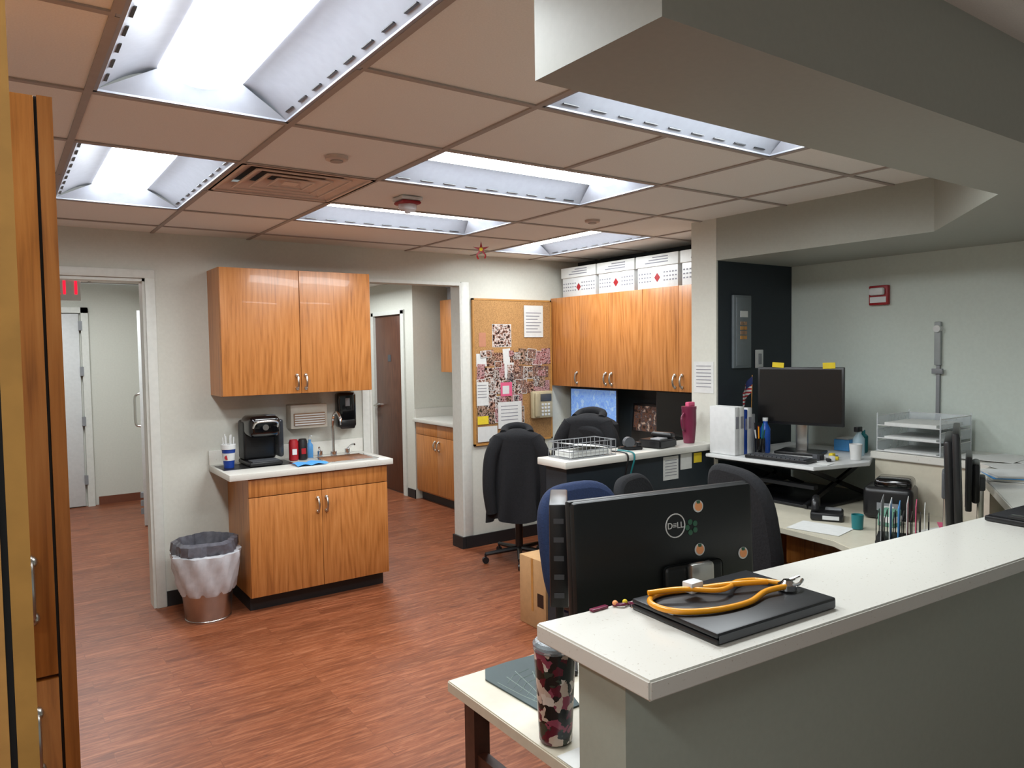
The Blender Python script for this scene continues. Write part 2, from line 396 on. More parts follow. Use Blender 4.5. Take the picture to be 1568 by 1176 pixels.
b.box(1.17,5.278,.915,2.29,5.298,1.015,QZ,.002)
b.box(zx0,zy0,.78,zx1,zy1,.785,STEEL)
for q in ((zx0,zy0,.78,zx0+.006,zy1,.919),(zx1-.006,zy0,.78,zx1,zy1,.919),(zx0,zy0,.78,zx1,zy0+.006,.919),(zx0,zy1-.006,.78,zx1,zy1,.919)): b.box(*q,CHR)
for q in ((zx0-.02,zy0-.02,.915,zx0,zy1+.02,.92),(zx1,zy0-.02,.915,zx1+.02,zy1+.02,.92),(zx0,zy0-.02,.915,zx1,zy0,.92),(zx0,zy1,.915,zx1,zy1+.02,.92)): b.box(*q,CHR)
b.cyl((2.03,5.0,.785),.03,.004,GRYD)
b.done()
b=B('faucet')
b.cyl((2.02,5.19,.916),.025,.03,CHR);b.tube(smoothpts([(2.02,5.19,.93),(2.02,5.19,1.15),(2.02,5.16,1.22),(2.02,5.10,1.235),(2.02,5.05,1.20),(2.02,5.04,1.15)]),.011,CHR)
b.cyl((2.13,5.20,.916),.02,.04,CHR);b.tube([(2.13,5.20,.955),(2.15,5.16,.985),(2.16,5.13,.99)],.008,CHR);b.cyl((1.92,5.20,.916),.02,.04,CHR);b.tube([(1.92,5.20,.955),(1.90,5.16,.985)],.008,CHR)
b.done()
b=B('wall_cabinet')
Y=[5.298,4.90,4.53,4.14,3.77,3.40,3.27]
b.box(4.172,3.27,1.34,4.478,5.298,2.13,WD)
for i in range(6): b.box(4.15,Y[i+1]+.0015,1.342,4.17,Y[i]-.0015,2.128,WD,.0015)
for y in (4.935,4.565,4.495,3.805,3.735): bow(b,4.15,y,1.375,ax='-x')
b.done()
b=B('tall_cabinet')
b.box(-.6,1.55,0,.10,2.1,2.13,WDD);b.box(-.6,1.528,.02,.072,1.549,1.105,WDD,.001);b.box(-.6,1.528,1.112,.072,1.549,2.128,WDD,.001)
b.box(.072,1.54,.0,.077,1.55,2.13,BLK);b.box(.077,1.53,0,.10,1.55,2.13,WDD)
bow(b,.035,1.528,1.22,.1);bow(b,.035,1.528,.95,.1)
b.done()
b=B('door_4')
b.box(-.8,.72,0,-.002,.76,2.15,LTSTR);b.box(-.002,.725,0,.003,.76,2.15,BLK);b.box(.003,.72,0,.018,.765,2.15,MUST)
b.done()
b=B('base_cabinet')
b.box(3.87,5.45,.1,4.498,7.40,.88,WD);b.box(3.92,5.45,0,4.498,7.40,.1,BASE)
for i in range(4):
    y1=7.39-i*.48;b.box(3.85,y1-.476,.12,3.869,y1,.74,WD,.001);b.box(3.85,y1-.476,.745,3.869,y1,.87,WD,.001)
    bow(b,3.85,y1-(.44 if i%2==0 else .04),.6,ax='-x')
b.box(3.82,5.44,.88,4.498,7.415,.92,QZ,.003);b.box(4.478,5.44,.92,4.498,7.415,1.02,QZ);b.box(3.85,7.398,.92,4.478,7.415,1.02,QZ)
b.done()
b=B('wall_cabinet');b.box(4.12,5.45,1.43,4.498,7.24,2.23,WD)
for i in range(4): b.box(4.10,5.452+i*.447,1.432,4.119,5.45+(i+1)*.447-.002,2.228,WD,.001)
b.done()
b=B('storage_bin');b.box(4.14,6.75,2.232,4.45,7.15,2.37,mat('bin_gray',(150,152,158),.5),.01);b.box(4.13,6.74,2.36,4.46,7.16,2.385,GRY,.005);b.box(4.15,6.5,2.232,4.4,6.7,2.36,BLU,.01);b.done()
b=B('picture_frame',T(4.2,6.9,.924)@Rz(-70));b.box(-.11,-.01,0,.11,.01,.28,BLK,.003);b.box(-.09,-.013,.02,.09,-.0095,.26,PAP);b.done()
for i,(y0,y1) in enumerate([(4.72,5.18),(4.26,4.70),(3.80,4.24),(3.33,3.78)]):
    b=B('storage_box');zz=2.131
    b.box(4.19,y0+.01,zz,4.47,y1-.01,zz+.19,WHT,.003);b.box(4.18,y0,zz+.165,4.475,y1,zz+.255,PAP,.004)
    yc=(y0+y1)/2
    b.poly([(4.188,yc,zz+.045),(4.188,yc+.03,zz+.08),(4.188,yc,zz+.115),(4.188,yc-.03,zz+.08)],RED)
    for k in range(14):
        yy=y0+.03+k*(y1-y0-.06)/13.
        if abs(yy-yc)>.045:
            for zk in (.05,.08,.11): b.box(4.1885,yy-.008,zz+zk,4.1895,yy+.008,zz+zk+.01,PAPT)
    for k in range(3): b.box(4.1785,yc-.12,zz+.19+.02*k,4.1795,yc+.12-.04*k,zz+.198+.02*k,PAPT)
    b.done()
# ------------------------------------------------------------ counters/desks
b=B('reception_countertop')
b.prism([(.9525,.937),(3.05,.815),(3.85,1.22),(4.477,1.22),(4.477,2.25),(4.05,2.25),(4.05,1.62),(3.75,1.56),(3.0,1.13),(.96,1.292)],1.032,1.072,QZ,bv=.004)
b.done()
b=B('reception_desk')
b.prism([(1.0,1.19),(2.98,1.07),(3.74,1.46),(4.47,1.46),(4.47,3.04),(3.3,3.04),(3.2,1.95),(3.1,1.765),(1.0,1.765)],.725,.757,CRM,bv=.003)
for x,y in ((1.04,1.69),(1.04,1.21),(2.2,1.7)): b.box(x,y,0,x+.05,y+.05,.725,DKW)
b.box(1.05,1.26,.5,1.08,1.69,.56,DKW);b.box(1.09,1.2,.645,3.1,1.22,.725,DKW)
b.box(3.50,1.98,0,3.95,2.4,.724,WDD);b.box(3.48,1.985,.5,3.499,2.395,.72,WDD,.002);b.box(3.48,1.985,.05,3.499,2.395,.495,WDD,.002)
b.box(3.35,2.98,0,4.4,3.03,.724,WDD)
b.box(4.07,1.64,.757,4.47,2.23,1.030,CRM)
b.done()
b=B('partition_wall');b.box(2.50,3.07,0,3.699,3.25,1.032,NAVY);b.box(2.465,3.035,1.033,3.699,3.285,1.072,QZ,.004);b.done()
b=B('nook_desk');b.box(4.0,3.27,.72,4.475,5.26,.755,CRM,.003);b.box(4.04,3.28,0,4.44,3.31,.72,WDD);b.box(4.04,5.2,0,4.44,5.23,.72,WDD);b.box(4.04,4.5,0,4.44,4.53,.72,WDD);b.done()
# ------------------------------------------------------------ monitors
def monitor(M,w,h,zb,zdesk,front=SCRK,tilt=0,name='computer_monitor',base=.13):
    b=B(name,M)
    Q=T(0,0,zb)@Rx(tilt)
    b.box(-w/2,-.012,0,w/2,.012,h,BLK,.006,M=Q);b.box(-w/2+.03,.01,.03,w/2-.03,.04,h-.03,BLK,.012,M=Q)
    b.box(-w/2+.014,-.0135,.018,w/2-.014,-.012,h-.014,front,M=Q)
    b.box(-.035,.03,zdesk+.01,.035,.055,zb+h*.45,SIL,.006);b.box(-.05,.02,zb+h*.35,.05,.06,zb+h*.6,GRYD,.006)
    b.box(-base,-.08,zdesk+.001,base,.12,zdesk+.018,BLK,.007)
    return b
ang=math.degrees(math.atan2(1.34-1.44,1.76-1.17))
Mm=T(1.487,1.40,0)@Rz(ang+180)
b=B('computer_monitor',Mm)
Q=T(0,0,.925)@Rx(3)
b.box(-.300,-.012,0,.300,.012,.36,BLKS,.006,M=Q);b.box(-.286,-.0135,.018,.286,-.012,.346,SCRK,M=Q);b.box(-.298,.0,.002,.298,.03,.358,BLKS,.012,M=Q)
b.box(-.17,.026,.01,.03,.05,.16,BLKS,.016,3,M=Q);b.box(-.115,.05,-.15,-.035,.075,.165,SIL,.01,M=Q)
b.box(-.2,-.08,.758,.05,.1,.775,BLKS,.007)
for (x,z,rr,mm) in ((-.10,.31,.017,ORA),(-.10,.19,.017,ORA),(-.255,.16,.017,ORA)):
    b.cyl((x,.030,z),rr,.0015,WHT,axis='y',M=Q);b.cyl((x,.0315,z),rr*.75,.0015,mm,axis='y',M=Q);b.box(x-.004,.032,z+.008,x+.006,.0345,z+.016,GRN,M=Q)
for a in range(5):
    b.sph((-.075+.015*math.cos(a*1.26),.031,.255+.015*math.sin(a*1.26)),.008,GRN,sc=(1,.2,1),M=Q,seg=10)
b.tube([(-.02+.032*math.cos(a*.2617),.0305,.265+.032*math.sin(a*.2617)) for a in range(24)],.0018,WHT,cyc=True,M=Q,seg=6)
mo=b.done()
text('D\u2261LL',.024,WHT,Mm@Q@T(-.02,.0315,.265)@Rz(180)@Rx(90),mo)
b=B('docking_tower',T(1.325,1.665,0)@Rz(51))
b.box(-.11,-.026,.96,.11,.026,1.25,BLK,.005);b.box(-.02,-.012,.77,.02,.012,.97,BLK,.003);b.box(-.09,-.05,.758,.09,.05,.775,BLK,.006)
for k in range(5): b.box(-.1115,-.014,.988+k*.052,-.1095,.014,1.002+k*.052,GRYD)
b.done()
monitor(T(3.04,1.33,0)@Rz(23.5),.44,.42,.93,.757,tilt=-2,base=.09).done()
monitor(T(3.42,1.46,0)@Rz(23.0+180),.24,.23,.97,.757,base=.08).done()
angm=math.degrees(math.atan2(-.484,.136))
b=monitor(T(3.968,2.642,0)@Rz(angm),.51,.35,1.195,1.021)
b.box(-.27,-.016,.335+1.195,-.20,-.012,.365+1.195,YNOTE,M=Ry(4));b.box(.19,-.016,.335+1.195,.26,-.012,.37+1.195,YNOTE,M=Ry(-2))
b.done()
b=B('standing_desk_converter')
b.prism([(3.56,3.02),(3.58,2.30),(3.96,2.2),(4.42,2.42),(4.42,3.02)],1.0,1.02,WHT,bv=.003)
b.prism([(3.6,2.98),(3.62,2.36),(3.96,2.28),(4.38,2.46),(4.38,2.98)],.985,1.0,BLK)
b.box(3.7,2.35,.758,4.35,2.95,.775,BLK,.004)
for y in (2.42,2.85):
    b.box(-.33,-.01,-.012,.33,.01,.012,BLK,M=T(4.0,y,.88)@Ry(19));b.box(-.33,-.01,-.012,.33,.01,.012,BLK,M=T(4.0,y,.88)@Ry(-19))
b.box(3.66,2.35,.88,3.7,2.95,.9,BLK)
b.done()
b=B('computer_keyboard',T(3.67,2.57,1.021)@Rz(-84));b.box(-.19,-.06,0,.19,.06,.018,BLK,.004)
for i in range(13):
    for j in range(5): b.box(-.18+i*.0272,-.053+j*.021,.018,-.18+i*.0272+.022,-.053+j*.021+.017,.023,GRYD)
b.done()
monitor(T(4.30,4.89,0)@Rz(-90),.62,.36,.965,.757,front=SCRB).done()
monitor(T(4.30,3.86,0)@Rz(-90),.55,.35,.985,.757).done()
b=B('desk_photo_frame',T(4.40,4.37,.757)@Rz(-90)@Rx(-6));b.box(-.17,-.01,.0,.17,.01,.45,BLK,.003);b.box(-.15,-.012,.22,.15,-.0105,.43,photomat('photo_people',[(40,30,30),(120,80,60),(60,60,70),(210,180,160)],20));b.done()
# ------------------------------------------------------------ chairs
def chair(M,fab,zt=1.05,zs=.47,wb=.46,arms=True,name='office_chair',zb=.55):
    b=B(name,M)
    for k in range(5):
        a=math.radians(72*k+18);c,s_=math.cos(a),math.sin(a)
        b.tube([(0,0,.10),(.28*c,.28*s_,.075)],.022,BLK,r2=.015)
        b.tube([(.28*c-.012*s_,.28*s_+.012*c,.028),(.28*c+.012*s_,.28*s_-.012*c,.028)],.026,BLK,seg=14)
        b.cyl((.28*c,.28*s_,.03),.009,.05,BLK,seg=8)
    b.cyl((0,0,.08),.03,zs-.12,BLK);b.box(-.12,-.12,zs-.06,.12,.12,zs-.03,BLK,.01)
    b.box(-.24,-.25,zs-.035,.24,.23,zs+.045,fab,.035,3)
    h=zt-zb
    def back(u,v):
        a=2*math.pi*u;e=.6
        ca,sa=math.cos(a),math.sin(a)
        x=wb/2*math.copysign(abs(ca)**e,ca);dz=h/2*math.copysign(abs(sa)**e,sa)
        t=(v*2-1);sc=.9+.1*math.sqrt(max(0,1-t*t))
        x*=sc;dz*=sc
        return (x,.235+.03*t-.35*x*x+.10*(dz+h/2)/h,zb+h/2+dz)
    b.grid(back,48,8,fab,cyc=True)
    for v in (0,1):
        c=Vector((0,.285+(.035 if v else -.03),zb+h/2))
        def cap(u,vv,v=v,c=c):
            q=Vector(back(u,v));k=q.lerp(c,vv)
            k.y=.235+.03*(2*v-1)-.35*k.x*k.x+.10*(k.z-zb)/h
            return tuple(k)
        b.grid(cap,48,5,fab,cyc=True)
    b.tube(smoothpts([(0,.1,zs-.04),(0,.27,zs-.02),(0,.32,zs+.1),(0,.31,zb+.2)]),.022,BLK)
    if arms:
        for s_ in (-1,1):
            b.tube(smoothpts([(s_*.2,0,zs-.04),(s_*.29,.0,zs),(s_*.29,.02,zs+.2)]),.015,BLK);b.box(s_*.29-.035,-.14,zs+.2,s_*.29+.035,.12,zs+.235,BLK,.015)
    return b
chair(T(2.08,2.16,0)@Rz(2),NVF,1.09,.47,.48).done()
chair(T(3.12,2.12,0)@Rz(72),BLKM,1.12,.47,.50).done()
chair(T(2.90,2.58,0)@Rz(20),BLKM,.99,.45,.42,False).done()
def jacket(M,w,zt,zbm,name='black_jacket'):
    b=B(name,M);n=72
    def fn(u,v):
        a=2*math.pi*u;zz=zt+(zbm-zt)*v
        ww=w/2*(.18+.82*min(1,(v/.10)**.6))*(1+.10*v)
        dd=.085*(.25+.75*min(1,(v/.06)**.5))*(1+.35*v)
        fold=1+.08*v*math.sin(a*7+v*3)+.05*v*math.sin(a*15)
        return (ww*math.copysign(abs(math.cos(a))**.7,math.cos(a))*fold,dd*math.sin(a)*fold+.018*v*math.sin(9*math.cos(a)+2*v),zz+(.02*math.sin(5*a) if v>.95 else 0))
    b.grid(fn,n,26,BLKM,cyc=True)
    b.poly([fn(i/n,0) for i in range(n)],BLKM)
    for s_ in (-1,1):
        b.tube(smoothpts([(s_*(w/2-.08),-.03,zt-.07),(s_*(w/2-.01),-.06,zt-.20),(s_*(w/2+.01),-.08,zt-.42),(s_*(w/2-.01),-.07,zbm+.06)]),.058,BLKM,r2=.042,seg=14)
    b.tube(smoothpts([(-.10,-.02,zt-.03),(-.08,.05,zt-.0),(0,.07,zt+.015),(.08,.05,zt-.0),(.10,-.02,zt-.03)]),.03,BLKM,seg=10)
    return b
chair(T(3.36,4.73,0)@Rz(145),BLKM,1.0,arms=False).done()
jacket(T(3.19,4.50,0)@Rz(145-180),.41,1.08,.40).done()
chair(T(3.68,4.02,0)@Rz(102),BLKM,1.14,arms=False).done()
jacket(T(3.43,3.95,0)@Rz(-65),.42,1.215,.62).done()
# ------------------------------------------------------------ cork board and pinned items
b=B('cork_board');b.box(3.31,5.279,.87,4.13,5.2985,2.10,CORK,.002)
for q in ((3.30,.86,3.315,2.11),(4.125,.86,4.14,2.11),(3.30,.86,4.14,.875),(3.30,2.095,4.14,2.11)): b.box(q[0],5.276,q[1],q[2],5.2985,q[3],LTSTR)
b.done()
cs=[[(20,16,16),(100,64,50),(190,150,130),(30,24,30),(120,80,60)],[(16,16,20),(130,90,74),(214,204,198),(50,36,30)],[(30,40,32),(110,84,64),(180,150,134),(20,20,22)],[(14,14,16),(60,60,70),(170,150,140),(20,20,24)],[(110,50,50),(190,150,150),(50,30,30)],[(24,30,56),(160,120,100),(16,16,20),(200,180,170)],[(60,60,66),(200,196,190),(110,80,66),(30,28,30)]]
PH=[photomat('photo_%d'%i,c,30+5*i) for i,c in enumerate(cs)]
b=B('pinned_photo_collage')
cnt=[0]
def pin(x0,z0,w,h,m,border=False,rot=0):
    cnt[0]+=1;yy=5.2777-.0001*cnt[0]
    cx,cz=x0+w/2,z0+h/2;M=T(cx,0,cz)@Ry(rot)@T(-cx,0,-cz)
    if border: b.box(x0-.004,yy-.00003,z0-.004,x0+w+.004,yy,z0+h+.004,PAP,M=M)
    b.box(x0,yy-.00007,z0,x0+w,yy-.00004,z0+h,m,M=M)
pin(3.50,1.70,.19,.19,PH[1],True);pin(3.36,1.70,.07,.12,mat('card_peach',(180,124,96),.8))
for row in range(5):
    x=3.335;z=1.54-row*.125
    while x<4.03:
        w=random.choice([.08,.10,.12]);h=random.choice([.10,.12,.14])
        if row>=3 and x>3.76: break
        pin(x,z+random.uniform(-.012,.012),w,h,random.choice([PAP]+PH+PH),random.random()<.3,random.uniform(-4,4))
        x+=w-random.uniform(.0,.01)
for k in range(34):
    x=random.uniform(3.33,4.02);z=random.uniform(1.12,1.62)
    if z<1.32 and x>3.74: continue
    pin(x,z,random.choice([.05,.065,.09]),random.choice([.05,.07,.085]),random.choice(PH+PH+[PAP]),random.random()<.3,random.uniform(-8,8))
pin(3.83,1.78,.21,.28,PAP)
for k in range(7): pin(3.85,1.99-.028*k,.17-.02*(k%3),.008,PAPT)
pin(3.325,1.2,.12,.20,PAP);pin(3.54,.99,.25,.23,PAP);pin(3.33,.89,.2,.13,PAP);pin(3.33,1.04,.11,.07,YNOTE);pin(3.57,1.27,.12,.12,PINK);pin(3.59,1.29,.07,.07,WHT)
for k in range(5): pin(3.57,1.18-.03*k,.18,.006,PAPT)
for k in range(5): pin(3.335,1.37-.025*k,.09,.005,PAPT)
b.done()
b=B('wall_phone',T(3.98,5.266,1.06));b.box(-.10,-.05,0,.12,-.0,.24,mat('phone_beige',(180,168,136),.5),.012)
b.box(-.095,-.085,.01,-.04,-.05,.23,mat('phone_beige2',(166,154,124),.5),.015,3);b.box(-.02,-.056,.15,.1,-.049,.215,GRYD,.003)
for i in range(3):
    for j in range(4): b.box(-.01+i*.035,-.055,.02+j*.03,.012+i*.035,-.049,.04+j*.03,WHT,.002)
b.done()
# ------------------------------------------------------------ items on sink counter
b=B('coffee_maker',T(1.47,5.12,.9175))
b.box(-.11,-.14,0,.11,.15,.03,BLK,.01);b.box(-.11,.0,.03,.11,.15,.30,BLK,.02,3);b.box(-.105,-.14,.19,.105,.1,.335,BLKG,.04,4)
b.box(-.09,-.13,.03,.09,-.02,.036,GRYD);b.tube(smoothpts([(-.08,-.13,.26),(-.06,-.165,.30),(.06,-.165,.30),(.08,-.13,.26)]),.008,SIL);b.box(.112,-.05,.04,.15,.13,.3,mat('reservoir',(40,44,52),.1,alpha=.8),.015)
b.cyl((0,-.142,.26),.02,.006,SIL,axis='y');b.box(.02,-.1,.33,.08,-.03,.338,GRYD,.003)
b.done()
b=B('paper_cup');b.lathe((1.25,5.08,.9175),[(.032,0),(.045,.15),(.047,.155),(.043,.155),(.031,.01)],BLU)
b.lathe((1.25,5.08,.9175),[(.0375,.05),(.0425,.10),(.0435,.10)],WHT);b.cyl((1.25-.02,5.045,.99),.015,.004,RED,axis='y')
b.lathe((1.25,5.08,.9175),[(.0468,.125),(.0478,.155),(.046,.157)],WHT)
for k in range(7): b.tube([(1.25+.02*math.cos(k),5.08+.02*math.sin(k),.93),(1.25+.035*math.cos(k),5.08+.035*math.sin(k),1.12+.01*(k%3))],.004,WHT,seg=6)
b.done()
b=B('counter_tray');b.box(1.19,4.97,.9155,1.66,5.22,.9168,BLK);b.done()
for x,c in ((1.70,RED),(1.765,BLK)):
    b=B('soda_can');b.lathe((x,5.12,.9155),[(.026,0),(.033,.008),(.033,.13),(.027,.145),(.027,.148),(.024,.146),(.0,.144)],c)
    b.box(x-.02,5.086,.96,x+.012,5.088,1.0,WHT if c is RED else RED);b.done()
b=B('hand_towel_dispenser');b.box(1.71,5.19,1.13,1.98,5.298,1.30,mat('disp_cream',(190,184,170),.5),.006);b.box(1.73,5.18,1.15,1.96,5.19,1.24,BRN,.003)
for k in range(5): b.box(1.735,5.176,1.155+.017*k,1.955,5.18,1.164+.017*k,PAP)
b.done()
b=B('soap_dispenser');b.box(2.075,5.215,1.11,2.22,5.298,1.37,BLKG,.02,3);b.box(2.09,5.205,1.10,2.205,5.235,1.17,BLK,.012);b.box(2.13,5.211,1.27,2.165,5.216,1.33,GRY,.002);b.done()
b=B('soap_bottle');b.lathe((1.845,5.2,.9155),[(.022,0),(.024,.01),(.024,.09),(.010,.11),(.010,.13),(0,.13)],mat('soap_blue',(60,140,200),.2,alpha=.7));b.tube([(1.845,5.2,1.04),(1.845,5.2,1.075),(1.845,5.16,1.075)],.005,WHT);b.done()
b=B('dish_cloth');b.grid(lambda u,v:(1.62+.21*u,4.80+.15*v,.9185+.012*abs(math.sin(7*u+3*v))),14,10,SKYB);b.done()
# ------------------------------------------------------------ waste bin
b=B('trash_can');cx,cy=1.055,4.92
b.lathe((cx,cy,0),[(.132,0),(.136,.005),(.167,.36),(.168,.37),(.160,.37),(.125,.01),(0,.01)],STEEL,seg=40)
b.lathe((cx,cy,0),[(.137,.0),(.139,.012),(.137,.014)],STEEL,seg=40)
fnb=lambda a,z:1+.045*math.sin(9*a+z*20)+.03*math.sin(17*a-z*31)
b.lathe((cx,cy,0),[(.152,.17),(.164,.19),(.180,.26),(.194,.34),(.205,.40),(.205,.425),(.17,.43),(.15,.38),(.14,.25)],BAG,seg=72,fn=fnb)
b.lathe((cx,cy+.02,0),[(.18,.40),(.196,.44),(.190,.49),(.165,.505),(.15,.46),(.14,.40)],BAGG,seg=72,fn=lambda a,z:1+.07*math.sin(5*a+z*15)+.03*math.sin(19*a))
b.done()
# ------------------------------------------------------------ on reception counter
Ml=T(1.375,1.085,1.073)@Rz(-3)
b=B('laptop_computer',Ml);b.box(-.195,-.13,0,.195,.13,.012,BLK,.004);b.box(-.195,-.13,.0135,.195,.13,.026,mat('laptop_lid',(22,23,26),.42),.005);b.cyl((-.09,.128,.013),.006,.18,BLK,axis='x')
b.box(-.19,-.1312,.004,.19,-.1295,.02,GRYD);b.done()
b=B('stethoscope');z=1.107
P=smoothpts([(1.485,1.075,z+.01),(1.40,1.11,z+.012),(1.33,1.165,z),(1.25,1.19,z),(1.19,1.17,z),(1.175,1.12,z),(1.20,1.075,z),(1.27,1.04,z),(1.36,1.03,z),(1.44,1.045,z+.004),(1.50,1.035,z+.006)],7)
b.tube(P,.0068,YEL,seg=10)
P=smoothpts([(1.20,1.185,z+.012),(1.27,1.15,z+.016),(1.33,1.10,z+.014),(1.38,1.10,z+.012),(1.44,1.13,z+.004),(1.50,1.12,z),(1.53,1.07,z)],7)
b.tube(P,.006,YEL,seg=10)
b.box(1.285,1.13,z+.005,1.325,1.16,z+.03,WHT,.003)
b.tube(smoothpts([(1.50,1.035,z+.006),(1.53,1.02,z+.01),(1.56,1.03,z+.012)]),.004,CHR);b.tube(smoothpts([(1.53,1.07,z),(1.55,1.05,z+.01),(1.57,1.045,z+.014)]),.004,CHR)
b.cyl((1.515,1.04,z-.004),.022,.012,CHR);b.cyl((1.515,1.04,z+.008),.018,.01,CHR,r2=.01)
b.done()
b=B('key_lanyard');P=smoothpts([(1.165,1.265,1.077),(1.18,1.245,1.08),(1.20,1.25,1.077),(1.215,1.225,1.08),(1.245,1.235,1.077)],5)
b.tube(P,.004,MAR);b.sph((1.17,1.262,1.08),.007,ORA);b.sph((1.19,1.25,1.083),.006,YNOTE);b.tube([(1.20+.012*math.cos(a),1.225+.012*math.sin(a),1.0765) for a in [k*.524 for k in range(12)]],.0015,CHR,cyc=True,seg=6)
b.box(1.10,1.262,1.073,1.15,1.275,1.079,MAR,.002);b.done()
m,t,bs=newmat('floral_wrap');N=t.nodes;L=t.links
tc=N.new('ShaderNodeTexCoord');vo=N.new('ShaderNodeTexVoronoi');vo.inputs['Scale'].default_value=52
no=N.new('ShaderNodeTexNoise');no.inputs['Scale'].default_value=45;L.new(tc.outputs['Object'],no.inputs['Vector'])
ad=N.new('ShaderNodeVectorMath');ad.operation='MULTIPLY_ADD';ad.inputs[1].default_value=(.035,.035,.035);L.new(no.outputs['Color'],ad.inputs[0]);L.new(tc.outputs['Object'],ad.inputs[2]);L.new(ad.outputs[0],vo.inputs['Vector'])
sep=N.new('ShaderNodeSeparateColor');L.new(vo.outputs['Color'],sep.inputs[0]);ra=N.new('ShaderNodeValToRGB');ra.color_ramp.interpolation='CONSTANT'
e=ra.color_ramp.elements;e[0].color=C(24,28,30);e[1].position=.42;e[1].color=C(90,26,44)
for pz,cc in ((.56,(190,172,160)),(.66,(52,62,54)),(.78,(136,64,84)),(.9,(208,200,192))): x=e.new(pz);x.color=C(*cc)
L.new(sep.outputs[0],ra.inputs['Fac']);L.new(ra.outputs['Color'],bs.inputs['Base Color']);bs.inputs['Roughness'].default_value=.25
b=B('floral_tumbler');cc=(1.048,1.338,.7605)
b.lathe(cc,[(.036,0),(.039,.004),(.0395,.02)],m);b.lathe(cc,[(.0395,.018),(.049,.21),(.050,.22),(.046,.222),(.04,.2),(0,.2)],m);b.lathe(cc,[(.051,.218),(.052,.232),(.046,.238),(.0,.238)],mat('tumbler_lid',(120,130,135),.2,alpha=.6));b.done()
b=B('mouse_pad');MP=mat('pad_teal',(50,68,70),.6)
b.prism([(1.10,1.43),(1.20,1.43),(1.24,1.54),(1.245,1.60),(1.30,1.75),(1.2,1.757),(1.12,1.755),(1.085,1.70)],.758,.762,MP)
LN=mat('pad_line',(130,146,140),.6)
for k in range(5):
    b.tube([(1.13,1.46,.7622),(1.11+.025*k,1.56+.01*k,.7622),(1.10+.04*k,1.66+.015*(k%3),.7622)],.0013,LN,seg=4)
    b.tube([(1.12,1.52+.03*k,.7622),(1.16,1.55+.03*k,.7622),(1.22,1.56+.03*k,.7622)],.0011,LN,seg=4)
b.done()
b=B('desk_paper');b.prism([(1.005,1.215),(1.3,1.2),(1.3,1.275),(1.005,1.28)],.758,.7595,PAP);b.done()
b=B('cardboard_box');b.box(2.60,3.40,.001,2.90,3.66,.42,CARD,.003);b.box(2.598,3.52,.10,2.5995,3.54,.42,LTSTR);b.box(2.5985,3.42,.14,2.5995,3.48,.22,BLK)
b.poly([(2.60,3.40,.42),(2.9,3.40,.42),(2.9,3.35,.46),(2.60,3.35,.46)],CARD);b.done()
# ------------------------------------------------------------ partition top
b=B('wire_basket')
x0,x1,y0,y1,z0,z1=2.52,2.86,3.07,3.25,1.076,1.16
for z_ in (z0,z0+.04,z1): b.tube([(x0,y0,z_),(x1,y0,z_),(x1,y1,z_),(x0,y1,z_)],.0028,GRY,cyc=True,seg=6)
for k in range(12):
    x=x0+(x1-x0)*k/11;b.tube([(x,y0,z1),(x,y0,z0),(x,y1,z0),(x,y1,z1)],.0018,GRY,seg=5)
for k in range(5):
    yy=y0+(y1-y0)*k/4;b.tube([(x0,yy,z1),(x0,yy,z0),(x1,yy,z0),(x1,yy,z1)],.0018,GRY,seg=5)
b.box(2.55,3.09,1.08,2.83,3.23,1.11,PAP);b.box(-.12,-.07,0,.12,.07,.004,PAP,M=T(2.7,3.16,1.13)@Ry(8)@Rz(5))
b.done()
b=B('metal_tumbler');b.lathe((3.56,3.15,1.073),[(.033,0),(.036,.01),(.045,.12),(.045,.21),(.047,.215),(.047,.23),(0,.235)],MAR);b.tube(smoothpts([(3.515,3.15,1.26),(3.48,3.14,1.23),(3.49,3.14,1.17),(3.52,3.15,1.15)]),.007,MAR);b.box(3.54,3.135,1.3,3.60,3.165,1.33,PINK,.006);b.done()
b=B('desk_telephone',T(3.28,3.15,1.073)@Rz(190));b.prism([(-.09,-.08),(.09,-.08),(.09,.08),(-.09,.08)],0,.05,BLK,bv=.008);b.box(-.085,-.075,.05,-.03,.075,.085,BLK,.015,3);b.box(0,.0,.05,.08,.07,.06,GRY,.003);b.done()
b=B('tape_dispenser',T(3.06,3.16,1.073)@Rz(-20));b.prism([(-.07,-.025),(.07,-.025),(.07,.025),(-.07,.025)],0,.02,BLK,bv=.004);b.cyl((-.01,-.018,.045),.032,.036,GRYD,axis='y');b.box(.04,-.02,.02,.065,.02,.045,BLK,.004);b.done()
b=B('hanging_stethoscope')
for dx in (0,.05):
    b.tube(smoothpts([(2.91+dx,3.16,1.079),(2.91+dx,3.05,1.081),(2.91+dx,3.022,1.05),(2.91+dx*.8,3.045,.95),(2.93+dx*.3,3.055,.84),(2.95,3.055,.80)]),.005,TEAL if dx else BLK)
b.cyl((2.95,3.05,.785),.02,.012,CHR,axis='y');b.done()
b=B('taped_notices');b.box(3.24,3.0665,.88,3.37,3.069,1.02,PAP);b.box(3.39,3.0665,.93,3.49,3.069,1.025,PAP);b.box(3.51,3.0665,.96,3.58,3.069,1.02,YNOTE)
for k in range(6): b.box(3.255,3.0655,.995-.018*k,3.355,3.0664,.999-.018*k,PAPT)
b.done()
b=B('posted_notice');b.box(3.6975,3.07,1.38,3.6995,3.23,1.58,PAP)
for k in range(7): b.box(3.6965,3.09,1.55-.022*k,3.6974,3.21,1.555-.022*k,PAPT)
b.done()
